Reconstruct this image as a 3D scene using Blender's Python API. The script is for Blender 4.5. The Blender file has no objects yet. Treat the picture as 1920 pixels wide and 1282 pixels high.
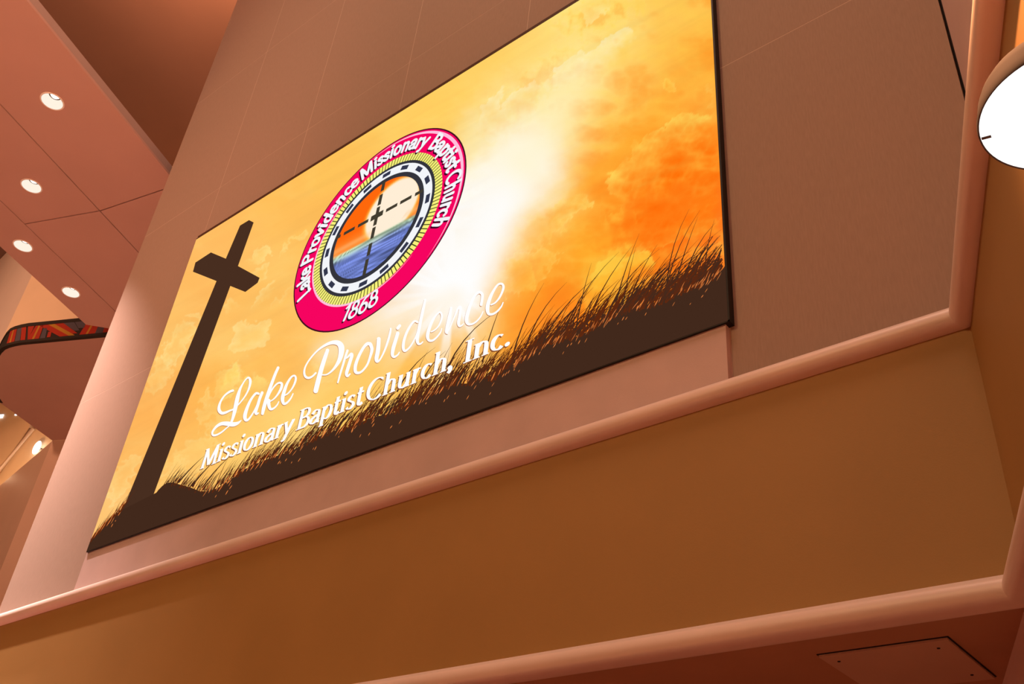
import bpy, bmesh, math, random
import numpy as np
from mathutils import Matrix, Vector

random.seed(7); np.random.seed(7)
SC = bpy.context.scene
COL = SC.collection
V3 = Vector
PI = math.pi

# ---------------------------------------------------------------- camera
CAMZ = 1.6
ROT = Matrix(((0.7695862702, 0.3092976567, 0.5586339877),
              (0.6331172802, -0.4834086215, -0.6045482728),
              (0.0830631218, 0.8189328814, -0.5678463292)))
FPX = 1831.8376
cd = bpy.data.cameras.new('camera'); cam = bpy.data.objects.new('camera', cd); COL.objects.link(cam)
cam.matrix_world = Matrix.Translation((0, 0, CAMZ)) @ ROT.to_4x4()
cd.sensor_fit = 'HORIZONTAL'; cd.sensor_width = 36.0; cd.lens = FPX / 1920 * 36
cd.clip_start = 0.05; cd.clip_end = 200
SC.camera = cam

# ---------------------------------------------------------------- world, exposure, room and fill lamps
wd = bpy.data.worlds.new('world'); SC.world = wd; wd.use_nodes = True
wd.node_tree.nodes['Background'].inputs[0].default_value = (1.0, 0.52, 0.33, 1)
wd.node_tree.nodes['Background'].inputs[1].default_value = 0.0
SC.view_settings.view_transform = 'Standard'; SC.view_settings.look = 'None'
SC.view_settings.exposure = 0.0; SC.view_settings.gamma = 1.0
SC.view_settings.use_curve_mapping = False

WARM = (1.0, 0.57, 0.36)
def area_light(name, loc, target, size, power, color=WARM):
    l = bpy.data.lights.new(name, 'AREA'); l.shape = 'DISK'; l.size = size; l.energy = power; l.color = color
    o = bpy.data.objects.new(name, l); COL.objects.link(o); o.location = loc
    o.rotation_euler = (V3(target) - V3(loc)).to_track_quat('-Z', 'Y').to_euler()
    return o
def spot_light(name, loc, target, power, angle=120, blend=0.6, radius=0.1, color=WARM):
    l = bpy.data.lights.new(name, 'SPOT'); l.energy = power; l.color = color
    l.spot_size = math.radians(angle); l.spot_blend = blend; l.shadow_soft_size = radius
    o = bpy.data.objects.new(name, l); COL.objects.link(o); o.location = loc
    o.rotation_euler = (V3(target) - V3(loc)).to_track_quat('-Z', 'Y').to_euler()
    return o
# unseen fill lamps added in the nave for screen wall and far walls
area_light('nave_fill', (-5.0, -8.5, 9.0), (-8.0, 3.5, 4.5), 1.5, 430, (1.0, 0.62, 0.28))
spot_light('nave_fill', (-16.0, -5.0, 13.0), (-20.5, 6.0, 12.0), 2900, 64, 1.0, 0.4)
# ceiling lamps close to the screen wall and to its right wing
area_light('wall_row_lamp', (-2.0, -0.6, 16.0), (-2.0, 0.0, 0.0), 5.0, 640, (1.0, 0.62, 0.46))
spot_light('wing_downlight', (-2.35, 1.0, 10.0), (0.11, 1.30, 3.7), 17000, 20, 1.0, 0.15, (1.0, 0.43, 0.18))
# unseen fill lamps added to brighten the soffit and upper ceiling past the fascia
spot_light('soffit_fill', (-1.4, -3.8, 3.0), (-15.0, 4.4, 13.0), 3900, 56, 1.0, 0.6, (1.0, 0.46, 0.30))
spot_light('ceiling_fill', (-9.5, 2.6, 14.9), (-10.2, 2.9, 16.5), 2300, 150, 0.4, 0.1, (1.0, 0.46, 0.24))
# unseen lamp added low on the left to brighten the balcony underside
spot_light('underside_fill', (-17.0, -3.0, 2.0), (-17.5, 6.0, 10.8), 900, 70, 1.0, 0.4, (1.0, 0.5, 0.30))

# ---------------------------------------------------------------- helpers
def link(name, me, mat=None, parent=None):
    o = bpy.data.objects.new(name, me); COL.objects.link(o)
    if mat is not None:
        for m in (mat if isinstance(mat, (list, tuple)) else [mat]): me.materials.append(m)
    if parent is not None: o.parent = parent
    return o
def mesh(name, verts, faces, mat, parent=None, smooth=False, mids=None):
    me = bpy.data.meshes.new(name); me.from_pydata([tuple(map(float, v)) for v in verts], [], faces); me.update()
    o = link(name, me, mat, parent)
    if smooth: me.polygons.foreach_set('use_smooth', [True] * len(me.polygons))
    if mids is not None: me.polygons.foreach_set('material_index', mids)
    return o
def from_bm(name, bm, mat, parent=None, smooth=False):
    bmesh.ops.recalc_face_normals(bm, faces=bm.faces)
    me = bpy.data.meshes.new(name); bm.to_mesh(me); bm.free()
    if smooth: me.polygons.foreach_set('use_smooth', [True] * len(me.polygons))
    return link(name, me, mat, parent)
def box(name, x0, x1, y0, y1, z0, z1, mat, parent=None, bevel=0.0):
    bm = bmesh.new()
    bmesh.ops.create_cube(bm, size=1, matrix=Matrix.Translation(((x0+x1)/2, (y0+y1)/2, (z0+z1)/2)) @ Matrix.Diagonal((x1-x0, y1-y0, z1-z0, 1)))
    if bevel: bmesh.ops.bevel(bm, geom=bm.edges[:], offset=bevel, segments=2, affect='EDGES', profile=0.5)
    return from_bm(name, bm, mat, parent)
def prism(name, pts, z0, z1, mat, parent=None, holes=()):
    """plan polygon with round holes, given thickness"""
    bm = bmesh.new()
    def loop(ps):
        vs = [bm.verts.new((p[0], p[1], z0)) for p in ps]
        return [bm.edges.new((vs[i], vs[(i+1) % len(vs)])) for i in range(len(vs))]
    es = loop(pts)
    for (hx, hy, hr) in holes:
        es += loop([(hx + hr*math.cos(2*PI*k/40), hy + hr*math.sin(2*PI*k/40)) for k in range(40)])
    bmesh.ops.triangle_fill(bm, use_beauty=True, use_dissolve=False, edges=es)
    r = bmesh.ops.extrude_face_region(bm, geom=bm.faces[:])
    bmesh.ops.translate(bm, verts=[g for g in r['geom'] if isinstance(g, bmesh.types.BMVert)], vec=(0, 0, z1 - z0))
    return from_bm(name, bm, mat, parent)
def wall_slab(name, p, q, z0, z1, thick, mat, parent=None):
    """vertical slab whose visible face runs p->q; the thickness goes to the right of p->q"""
    d = (V3((q[0]-p[0], q[1]-p[1]))).normalized(); n = V3((d.y, -d.x)) * thick
    return prism(name, [p, q, (q[0]+n.x, q[1]+n.y), (p[0]+n.x, p[1]+n.y)], z0, z1, mat, parent)
def tube(name, pts, r, mat, parent=None, seg=28):
    """round bar along a polyline with mitred corners"""
    pts = [V3(p) for p in pts]; rings = []
    for i, p in enumerate(pts):
        a = (p - pts[i-1]).normalized() if i else (pts[1] - p).normalized()
        b = (pts[i+1] - p).normalized() if i < len(pts)-1 else a
        t = (a + b).normalized(); k = 1 / max(0.2, t.dot(a))
        side = t.cross(V3((0, 0, 1))).normalized(); up = V3((0, 0, 1)) if abs(t.z) < .1 else side.cross(t)
        rings.append([p + side*math.cos(2*PI*j/seg)*r*k + up*math.sin(2*PI*j/seg)*r for j in range(seg)])
    vs = [v for R in rings for v in R]; fs = []
    for i in range(len(pts)-1):
        for j in range(seg):
            j2 = (j+1) % seg
            fs.append((i*seg+j, i*seg+j2, (i+1)*seg+j2, (i+1)*seg+j))
    fs.append(tuple(range(seg-1, -1, -1))); fs.append(tuple((len(pts)-1)*seg + j for j in range(seg)))
    o = mesh(name, vs, fs, mat, parent, smooth=True)
    o.data.set_sharp_from_angle(angle=math.radians(50))
    return o
def lathe(name, prof, c, mat, parent=None, seg=48, caps=False, smooth=True):
    vs = []; fs = []
    for (r, z) in prof:
        for j in range(seg):
            vs.append((c[0] + r*math.cos(2*PI*j/seg), c[1] + r*math.sin(2*PI*j/seg), c[2] + z))
    for i in range(len(prof)-1):
        for j in range(seg):
            j2 = (j+1) % seg
            fs.append((i*seg+j, i*seg+j2, (i+1)*seg+j2, (i+1)*seg+j))
    if caps:
        fs.append(tuple(range(seg-1, -1, -1))); fs.append(tuple((len(prof)-1)*seg + j for j in range(seg)))
    o = mesh(name, vs, fs, mat, parent, smooth=smooth)
    if smooth: o.data.set_sharp_from_angle(angle=math.radians(40))
    return o
def empty(name, loc=(0, 0, 0)):
    o = bpy.data.objects.new(name, None); COL.objects.link(o); o.location = loc; o.empty_display_size = 0.2
    return o
def reparent(root):
    """children were built in world coordinates: keep them where they are"""
    bpy.context.view_layer.update()
    inv = root.matrix_world.inverted()
    for ch in root.children: ch.matrix_parent_inverse = inv
def tag(o, label=None, cat=None, group=None, kind=None):
    if label: o['label'] = label
    if cat: o['category'] = cat
    if group: o['group'] = group
    if kind: o['kind'] = kind
    return o
def structure(o, label=None):
    o['kind'] = 'structure'
    if label: o['label'] = label
    return o

# ---------------------------------------------------------------- materials
def lin(c):
    c = c / 255.0
    return c / 12.92 if c <= 0.04045 else ((c + 0.055) / 1.055) ** 2.4
def lin3(rgb): return tuple(lin(c) for c in rgb)
def paint(name, col, rough=0.6, var=0.06, scale=3.0, bump=0.02, bscale=180.0, stretch=(1, 1, 1), spec=0.3, metal=0.0):
    m = bpy.data.materials.new(name); m.use_nodes = True; nt = m.node_tree; N = nt.nodes; L = nt.links
    b = N['Principled BSDF']; b.inputs['Roughness'].default_value = rough; b.inputs['Specular IOR Level'].default_value = spec
    b.inputs['Metallic'].default_value = metal
    tc = N.new('ShaderNodeTexCoord'); mp = N.new('ShaderNodeMapping'); mp.inputs['Scale'].default_value = stretch
    L.new(tc.outputs['Object'], mp.inputs[0])
    n1 = N.new('ShaderNodeTexNoise'); n1.inputs['Scale'].default_value = scale; n1.inputs['Detail'].default_value = 4
    L.new(mp.outputs[0], n1.inputs['Vector'])
    mr = N.new('ShaderNodeMapRange'); mr.inputs['To Min'].default_value = 1 - var; mr.inputs['To Max'].default_value = 1 + var
    mr.inputs['From Min'].default_value = .3; mr.inputs['From Max'].default_value = .7
    L.new(n1.outputs['Fac'], mr.inputs['Value'])
    mx = N.new('ShaderNodeVectorMath'); mx.operation = 'SCALE'; mx.inputs[0].default_value = col
    L.new(mr.outputs[0], mx.inputs['Scale']); L.new(mx.outputs[0], b.inputs['Base Color'])
    if bump:
        n2 = N.new('ShaderNodeTexNoise'); n2.inputs['Scale'].default_value = bscale; n2.inputs['Detail'].default_value = 3
        L.new(mp.outputs[0], n2.inputs['Vector'])
        bp = N.new('ShaderNodeBump'); bp.inputs['Strength'].default_value = bump * 10; bp.inputs['Distance'].default_value = 0.002
        L.new(n2.outputs['Fac'], bp.inputs['Height']); L.new(bp.outputs[0], b.inputs['Normal'])
    return m
def emis(name, rgb, strength=1.0):
    m = bpy.data.materials.new(name); m.use_nodes = True; nt = m.node_tree; nt.nodes.clear()
    e = nt.nodes.new('ShaderNodeEmission'); e.inputs[0].default_value = (*lin3(rgb), 1); e.inputs[1].default_value = strength
    o = nt.nodes.new('ShaderNodeOutputMaterial'); nt.links.new(e.outputs[0], o.inputs[0])
    m.cycles.emission_sampling = 'NONE'
    return m
def emis_attr(name, attr='art', strength=1.0):
    m = bpy.data.materials.new(name); m.use_nodes = True; nt = m.node_tree; nt.nodes.clear()
    a = nt.nodes.new('ShaderNodeAttribute'); a.attribute_name = attr
    e = nt.nodes.new('ShaderNodeEmission'); e.inputs[1].default_value = strength
    nt.links.new(a.outputs['Color'], e.inputs[0])
    o = nt.nodes.new('ShaderNodeOutputMaterial'); nt.links.new(e.outputs[0], o.inputs[0])
    m.cycles.emission_sampling = 'NONE'
    return m

M_fabric = paint('acoustic_fabric', (0.39, 0.278, 0.225), rough=0.9, var=0.05, scale=9, bump=0.03, bscale=60, stretch=(14, 14, 1.5), spec=0.1)
M_seam = paint('panel_backing', (0.60, 0.45, 0.37), rough=0.8, var=0.02, bump=0)
M_strip = paint('filler_paint', (0.60, 0.44, 0.42), rough=0.6)
M_tan = paint('tan_paint', (0.385, 0.215, 0.070), rough=0.55, var=0.04, scale=1.5, bump=0.015)
M_bead = paint('bead_paint', (0.84, 0.66, 0.61), rough=0.42, var=0.04, scale=2, bump=0.01, spec=0.5)
M_soffit = paint('soffit_paint', (0.52, 0.325, 0.265), rough=0.6, var=0.03, scale=1.2, bump=0.01)
M_joint = paint('joint_backing', (0.20, 0.12, 0.09), rough=0.9, bump=0)  # dark backing that shows in the joints between soffit panels
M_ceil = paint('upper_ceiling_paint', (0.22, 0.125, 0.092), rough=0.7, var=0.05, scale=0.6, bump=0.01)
M_under = paint('recess_paint', (0.50, 0.27, 0.165), rough=0.6, var=0.04, bump=0.01)
M_access = paint('access_panel_paint', (0.62, 0.42, 0.32), rough=0.5, var=0.03, bump=0.01)
M_dark = paint('dark_gap', (0.02, 0.012, 0.008), rough=0.9, bump=0)
M_black = paint('screen_casing', (0.012, 0.009, 0.008), rough=0.5, bump=0, spec=0.3)
M_brown = paint('reveal_brown', (0.075, 0.035, 0.02), rough=0.6, bump=0)
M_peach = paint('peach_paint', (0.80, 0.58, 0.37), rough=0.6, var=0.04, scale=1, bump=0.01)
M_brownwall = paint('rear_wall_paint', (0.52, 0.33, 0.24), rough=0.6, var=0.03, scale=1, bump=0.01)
M_fascia = paint('fascia_paint', (0.40, 0.29, 0.25), rough=0.6, var=0.03, bump=0.01)
M_dull = paint('dull_peach_paint', (0.80, 0.62, 0.50), rough=0.6, var=0.03, scale=1, bump=0.01)
M_floor = paint('carpet', (0.32, 0.14, 0.09), rough=0.95, var=0.15, scale=8, bump=0.03)
M_room = paint('nave_paint', (0.60, 0.42, 0.32), rough=0.7, bump=0)
M_white = paint('white_reflector', (0.85, 0.8, 0.72), rough=0.3, var=0.01, bump=0, spec=0.6)
M_housing = paint('lamp_housing', (0.05, 0.04, 0.042), rough=0.8, var=0.02, bump=0, spec=0.05)
M_steel = paint('steel', (0.45, 0.42, 0.40), rough=0.35, var=0.02, bump=0, metal=0.9)
M_lamp = emis('lamp_glow', (255, 246, 235), 3.0)
M_lens = emis('pendant_lens', (250, 248, 246), 1.4)
M_window = emis('bright_window', (255, 250, 250), 1.1)

# ---------------------------------------------------------------- plan directions
A22 = math.radians(22.0)
U = V3((math.sin(A22), -math.cos(A22)))        # along the angled right wing, towards the nave
W = -U                                          # the same direction, away
NL = V3((-0.927, -0.375))                       # across it, to the left
def ab(a, b): return (a*-0.375 + b*-0.927, a*0.927 + b*-0.375)

# ================================================================= SETTING
# ---- room shell
CEIL = 16.5
structure(box('floor', -34, 9, -13, 14, -0.2, 0.0, M_floor), 'dark red carpeted floor of the church')
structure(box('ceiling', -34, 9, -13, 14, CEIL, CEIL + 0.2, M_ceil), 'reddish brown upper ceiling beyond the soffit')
structure(box('wall_rear', -34, 9, -13.2, -13, 0, CEIL, M_room), 'wall of the nave behind the photographer')
structure(box('wall_far_left', -34.2, -34, -13, 14, 0, CEIL, M_room), 'far side wall of the nave')

# ---- the wall that carries the screen, with fabric panels
PY = 3.55
wall = structure(box('wall_back', -9.19, -0.574, PY + 0.0006, PY + 0.45, 4.02, CEIL, M_seam), 'wall of mauve fabric panels that carries the screen')
colx = [-9.19, -7.75, -6.315, -4.889, -3.46, -2.03, -0.572]
rowz = [4.03, 6.3875, 8.644, 10.88, 13.12, 15.36]
G = 0.0028
cache = {}
for r in range(len(rowz)-1):
    for c in range(6):
        if r == 0 and 1 <= c <= 4: continue
        x0, x1, z0, z1 = colx[c], colx[c+1], rowz[r], rowz[r+1]
        if c == 0: x0 -= G
        if r == 0 and c == 0: x1 = -7.80
        if r == 0 and c == 5: x0 = -1.838
        if r == 1 and c == 5: x0 = -2.03
        key = (round(x1-x0, 3), round(z1-z0, 3))
        if key not in cache:
            o = box('fabric_panel', -(x1-x0)/2+G, (x1-x0)/2-G, -0.0155, 0.0155, -(z1-z0)/2+G, (z1-z0)/2-G, M_fabric, wall, bevel=0.0006)
            cache[key] = o.data
        else:
            o = bpy.data.objects.new('fabric_panel', cache[key]); COL.objects.link(o); o.parent = wall
        o.location = ((x0+x1)/2, PY + 0.0155, (z0+z1)/2)
box('filler_panel', -7.79, -1.842, PY - 0.036, PY + 0.014, 4.03, 4.50, M_strip, wall, bevel=0.002)

# ---- tan face between the two round beads, with its angled right wing
CX, CY = -0.764, 3.456                       # corner of the bead line in plan
face_off = 0.003
def wing(t, off=0.0):                         # point along the wing, off = set back to the right
    n = V3((math.cos(A22), math.sin(A22)))
    return (CX + U.x*t + n.x*off, CY + U.y*t + n.y*off)
structure(box('wall_back_lower', -13.0, CX + 0.03, CY + face_off, CY + 0.10, 2.90, 4.06, M_tan), 'plain tan wall face between the two round beads')
structure(wall_slab('wall_right_lower', wing(-0.03, 0.018), wing(9.0, 0.018), 2.90, 4.06, -0.10, M_tan), 'tan face of the angled wing beside the bright lamp')
structure(prism('trim_4', [(-13.0, CY+0.03), (CX+0.02, CY+0.03), (CX+0.02, PY+0.1), (-13.0, PY+0.1)], 4.02, 4.06, M_bead), 'narrow ledge behind the upper bead')
structure(prism('trim_5', [wing(-0.06, 0.03), wing(9.0, 0.03), wing(9.0, 0.5), wing(-0.25, 0.5)], 4.02, 4.055, M_bead), 'ledge behind the bead of the wing')
structure(tube('trim_1', [(-13.0, CY, 4.049), (CX, CY, 4.049), (*wing(9.0), 4.049)], 0.054, M_bead), 'upper round pinkish bead that turns the corner')
structure(tube('trim_2', [(-13.0, CY, 2.919), (CX - 0.012, CY, 2.919), (*wing(9.0, -0.012), 2.919)], 0.0575, M_bead), 'lower round pinkish bead above the dark recess')
# thin paint line between bead and face
# ---- upper wall of the wing, behind a dark gap
g0 = (-0.559, PY - 0.002)
structure(prism('wall_right_upper', [g0, (g0[0]+U.x*9, g0[1]+U.y*9), (g0[0]+U.x*9+0.35, g0[1]+U.y*9+0.14), (g0[0]+0.35, g0[1]+0.14)], 4.02, CEIL, M_strip), 'upper tan wall of the wing behind the dark gap')
structure(box('trim_3', -0.573, -0.48, PY + 0.02, PY + 0.06, 4.02, CEIL, M_dark), 'dark gap at the right end of the fabric wall')

# ---- recess below the lower bead
SZ = 2.885
structure(box('ceiling_recess', -13.0, CX - 0.02, CY + 0.0, 7.0, SZ, SZ + 0.05, M_under), 'dark soffit of the recess below the lower bead')
structure(box('wall_recess', -13.0, 0, 6.9, 7.0, 0, SZ, M_under), 'back of the recess')
structure(wall_slab('wall_right_base', wing(-4.0, 0.005), wing(9.0, 0.005), 0.0, SZ, -0.12, M_bead), 'pinkish lower wall of the wing at the edge of the recess')

# ---- soffit on the left with joints and fascia
SO = 10.1
soff = structure(prism('ceiling_soffit', [ab(-7, 7.62), ab(11.55, 7.62), ab(9.82, 10.94), ab(-7, 10.94)], SO + 0.035, SO + 0.12, M_joint,
     holes=[(-9.83, 2.183, 0.17), (-11.477, 2.793, 0.17), (-12.797, 3.364, 0.17), (-13.233, 4.372, 0.17)]), 'terracotta soffit with recessed lamps left of the screen wall')
g = 0.009
DL = [(-9.83, 2.183), (-11.477, 2.793), (-12.797, 3.364), (-13.233, 4.372)]
HR = 0.128
def hol(*i): return [(DL[k][0], DL[k][1], HR) for k in i]
prism('soffit_panel', [ab(-7, 7.60), ab(7.31-g, 7.60), ab(7.52-g, 8.97-g), ab(-7, 8.97-g)], SO, SO + 0.035, M_soffit, soff, hol(0))
prism('soffit_panel', [ab(7.31+g, 7.60), ab(11.55, 7.60), ab(10.85, 8.97-g), ab(7.52+g, 8.97-g)], SO, SO + 0.035, M_soffit, soff)
prism('soffit_panel', [ab(-7, 8.97+g), ab(7.52-g, 8.97+g), ab(7.52-g, 10.235-g), ab(-7, 10.235-g)], SO, SO + 0.035, M_soffit, soff, hol(1))
prism('soffit_panel', [ab(7.52+g, 8.97+g), ab(10.85, 8.97+g), ab(10.18, 10.235-g), ab(7.52+g, 10.235-g)], SO, SO + 0.035, M_soffit, soff)
prism('soffit_panel', [ab(-7, 10.235+g*.6), ab(10.18, 10.235+g*.6), ab(9.80, 10.955), ab(-7, 10.955)], SO, SO + 0.035, M_soffit, soff, hol(2, 3))
prism('fascia', [ab(-7, 7.605), ab(11.6, 7.605), ab(11.6, 7.68), ab(-7, 7.68)], SO + 0.001, SO + 0.155, M_fascia, soff)

# ---- far walls behind the balcony
E0 = V3((0.908, 0.42))
def along(p, t, d=E0): return (p[0] + d.x*t, p[1] + d.y*t)
structure(wall_slab('wall_far_upper', (-19.0, 5.405), along((-19.0, 5.405), 9), 11.2, CEIL, -0.2, M_peach), 'bright peach wall above the balcony')
structure(wall_slab('wall_far_side', (-33.5, 6.75), (-19.0, 5.405), 11.2, CEIL, -0.2, M_dull), 'dull peach wall meeting the bright one in a corner')
structure(wall_slab('wall_far_orange', along((-24.5, 9.16), -8), along((-24.5, 9.16), 12), 6.0, CEIL, -0.2, M_peach), 'orange lit wall far behind the balcony')
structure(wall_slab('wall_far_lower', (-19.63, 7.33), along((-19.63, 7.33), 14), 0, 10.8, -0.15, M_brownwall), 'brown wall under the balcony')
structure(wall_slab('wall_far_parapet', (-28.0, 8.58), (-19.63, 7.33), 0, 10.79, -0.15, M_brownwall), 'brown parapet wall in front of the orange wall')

# ================================================================= OBJECTS
# ---- balcony with kente cloth front
bal = tag(empty('balcony', (-16.35, 5.12, 10.8)), 'rounded balcony with a kente cloth band on its front', 'balcony')
b0 = V3((-16.352, 5.123)); bd = V3((0.9077, 0.4197))
curve = [(b0.x + bd.x*t, b0.y + bd.y*t) for t in (4.0, 3.0, 2.0, 1.0, 0.5, 0.0, -0.25)]
curve += [(-16.74, 4.965), (-16.90, 4.925), (-17.05, 4.91), (-17.25, 4.935), (-17.6, 5.02), (-18.1, 5.18), (-18.6, 5.45), (-18.92, 5.72), (-19.07, 5.886)]
ZB = 10.8; BH = 0.435
def band(name, z0, z1, out, mat):
    vs = []; fs = []
    n = len(curve)
    for i, p in enumerate(curve):
        q = V3(curve[min(i+1, n-1)]) - V3(curve[max(i-1, 0)]); q.normalize(); nn = V3((q.y, -q.x)) * -out
        nb = V3((q.y, -q.x)) * 0.06
        vs += [(p[0]+nn.x, p[1]+nn.y, z0), (p[0]+nn.x, p[1]+nn.y, z1), (p[0]+nb.x, p[1]+nb.y, z1), (p[0]+nb.x, p[1]+nb.y, z0)]
    for i in range(n-1):
        for k in range(4):
            a = i*4+k; b = i*4+(k+1) % 4
            fs.append((a, b, b+4, a+4))
    fs.append((0, 1, 2, 3)); fs.append(((n-1)*4+3, (n-1)*4+2, (n-1)*4+1, (n-1)*4))
    return mesh(name, vs, fs, mat, bal)
KR = paint('kente_red', (0.36, 0.028, 0.010), rough=0.8, bump=0.02)
KY = paint('kente_gold', (0.42, 0.20, 0.018), rough=0.8, bump=0.02)
KG = paint('kente_grey', (0.085, 0.072, 0.085), rough=0.8, bump=0.02)
KD = paint('kente_dark', (0.028, 0.020, 0.014), rough=0.8, bump=0.02)
band('cloth_backing', ZB + 0.05, ZB + BH - 0.06, 0.0, KD)
band('lower_rail', ZB, ZB + 0.055, 0.012, KD)
band('upper_rail', ZB + BH - 0.075, ZB + BH, 0.015, KD)
# cloth stripes, laid out along the band: (top x0, top x1, bottom x0, bottom x1, colour, t0, t1)
stripes = [(60, 118, 36, 88, 'R'), (118, 140, 88, 118, 'Y'), (140, 196, 118, 182, 'R'), (205, 285, 190, 280, 'G'), (285, 362, 288, 362, 'R'),
           (392, 490, 398, 402, 'R'), (512, 556, 392, 464, 'R'), (556, 584, 464, 496, 'Y'), (584, 632, 496, 572, 'R'), (646, 700, 585, 668, 'G', .25, 1), (740, 790, 690, 742, 'R', .55, .95),
           (560, 705, 895, 1030, 'R'), (705, 800, 1030, 1120, 'Y'), (800, 935, 1120, 1190, 'R', 0, .86), (935, 1100, 1200, 1225, 'G', 0, .66),
           (1305, 1395, 1180, 1275, 'R'), (1395, 1425, 1275, 1308, 'Y'), (1425, 1505, 1308, 1415, 'R'), (1505, 1590, 1415, 1530, 'G'), (1590, 1700, 1530, 1640, 'R'),
           (1700, 1730, 1640, 1670, 'Y'), (1730, 1800, 1670, 1740, 'R'), (1110, 1280, 1225, 1235, 'G', 0, .5)]
cum = [0.0]
for i in range(1, len(curve)): cum.append(cum[-1] + (V3(curve[i]) - V3(curve[i-1])).length)
S0 = cum[5]
def on_band(s, z, out):
    d = S0 - s                       # s grows to the right, from b0
    d = min(max(d, 0), cum[-1]-1e-6)
    i = max(k for k in range(len(cum)-1) if cum[k] <= d)
    t = (d - cum[i]) / (cum[i+1] - cum[i]); p = V3(curve[i]).lerp(V3(curve[i+1]), t)
    q = (V3(curve[i+1]) - V3(curve[i])).normalized(); n = V3((q.y, -q.x)) * -out
    return (p.x + n.x, p.y + n.y, z)
zb, zt = ZB + 0.055, ZB + BH - 0.075
for st in stripes:
    x0, x1, x2, x3, c = st[:5]; t0, t1 = (st[5], st[6]) if len(st) > 5 else (0, 1)
    def sx(x, top): return ((x - (80 if top else 0)) * 0.125 - 60) * 0.0111
    vs = []; fs = []; n = 6
    for k in range(n+1):
        for t in (t0, t1):
            z = zt + (zb - zt) * t
            xa = sx(x0, 1) + (sx(x2, 0) - sx(x0, 1)) * t; xb = sx(x1, 1) + (sx(x3, 0) - sx(x1, 1)) * t
            s = xa + (xb - xa) * k / n
            vs.append(on_band(s, z, 0.006))
    for k in range(n): fs.append((2*k, 2*k+1, 2*k+3, 2*k+2))
    o = mesh('cloth_stripe', vs, fs, {'R': KR, 'Y': KY, 'G': KG}[c], bal)
    sm = o.modifiers.new('thickness', 'SOLIDIFY'); sm.thickness = 0.004; sm.offset = 0
prism('underside', curve + [(-19.636, 7.33), (-19.2, 7.53), (-12.0, 10.8), (-13.0, 8.2)], ZB + 0.004, ZB + 0.05, M_soffit, bal)
reparent(bal)

# ---- recessed downlights of the soffit
names = ['recessed round downlight nearest the fascia, its white cone visible', 'recessed round downlight second from the fascia, glowing white',
         'recessed round downlight nearest the soffit edge, pale yellow', 'recessed round downlight above the kente balcony']
for i, (x, y) in enumerate(DL):
    d = tag(empty('downlight', (x, y, SO)), names[i], 'downlight', 'recessed lamps in the soffit')
    lathe('trim_ring', [(HR - 0.004, -0.004), (HR + 0.012, -0.004), (HR + 0.014, 0.0)], (0, 0, 0), M_white, d, seg=40)
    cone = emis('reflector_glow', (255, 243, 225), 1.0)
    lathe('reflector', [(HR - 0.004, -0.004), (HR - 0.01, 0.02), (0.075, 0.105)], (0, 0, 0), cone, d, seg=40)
    lathe('lamp_rim', [(0.075, 0.105), (0.066, 0.096), (0.056, 0.105)], (0, 0, 0), M_brown, d, seg=32)
    lathe('bulb', [(0.058, 0.108), (0.045, 0.09), (0.02, 0.082), (0.002, 0.081)], (0, 0, 0), M_lamp, d, seg=24)
    spot_light('downlight_beam', (x, y, SO - 0.02), (x, y + 0.02, 0), 5000 if i < 2 else 3000, 74, 1.0, 0.06, (1.0, 0.74, 0.66))

# ---- pendant dome lamp close to the wing
PX, PYY, PZ, PR = -0.0666, 1.2612, 2.80, 0.1282
pen = tag(empty('pendant_lamp', (PX, PYY, PZ)), 'large round dome lamp with a glaring white lens beside the wing', 'lamp')
prof = [(PR - 0.001, 0.0), (PR + 0.0015, -0.0005), (PR + 0.002, 0.006)]
for k in range(1, 11):
    a = k / 10 * PI / 2
    prof.append(((PR - 0.002) * math.cos(a) ** 0.9 + 0.012 * (k / 10), 0.006 + 0.10 * math.sin(a)))
lathe('dome', prof, (0, 0, 0), M_housing, pen, seg=72)
lathe('lens', [(PR - 0.001, 0.0005), (PR * 0.6, -0.001), (PR * 0.3, -0.002), (0.001, -0.002)], (0, 0, 0), M_lens, pen, seg=72)
lathe('stem', [(0.012, 0.10), (0.012, CEIL - PZ)], (0, 0, 0), M_steel, pen, seg=16)
# small latch screw on the rim
ang = math.radians(188)
latch = tube('latch', [(math.cos(ang)*(PR - 0.002), math.sin(ang)*(PR - 0.002), -0.003), (math.cos(ang)*(PR - 0.016), math.sin(ang)*(PR - 0.016), -0.004)], 0.0022, M_brown, pen, seg=10)
l = bpy.data.lights.new('pendant_glow', 'SPOT'); l.energy = 12; l.color = (1, 0.62, 0.40); l.shadow_soft_size = 0.1; l.spot_size = math.radians(170); l.spot_blend = 0.5
lo = bpy.data.objects.new('pendant_glow', l); COL.objects.link(lo); lo.location = (PX, PYY, PZ - 0.02)
l = bpy.data.lights.new('gallery_fill', 'POINT'); l.energy = 170; l.color = (1, 0.62, 0.34); l.shadow_soft_size = 0.15
lo = bpy.data.objects.new('gallery_fill', l); COL.objects.link(lo); lo.location = (-23.4, 7.95, 11.25)  # unseen lamp added to brighten the far orange wall
# ---- access panel in the recess soffit
acc = tag(empty('access_panel', (-1.36, 3.965, SZ)), 'square access panel screwed to the dark soffit', 'panel')
ax0, ax1, ay0, ay1 = -0.25, 0.25, -0.26, 0.262
box('gap_frame', ax0 - 0.006, ax1 + 0.006, ay0 - 0.006, ay1 + 0.006, -0.003, 0.002, M_dark, acc)
box('cover', ax0, ax1, ay0, ay1, -0.012, -0.002, M_access, acc, bevel=0.001)
for sx_ in (-0.2, 0.19):
    for sy_ in (-0.185, 0.175):
        o = lathe('screw', [(0.0065, -0.012), (0.006, -0.0145), (0.001, -0.015)], (sx_, sy_, 0), M_dark, acc, seg=12)

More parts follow.
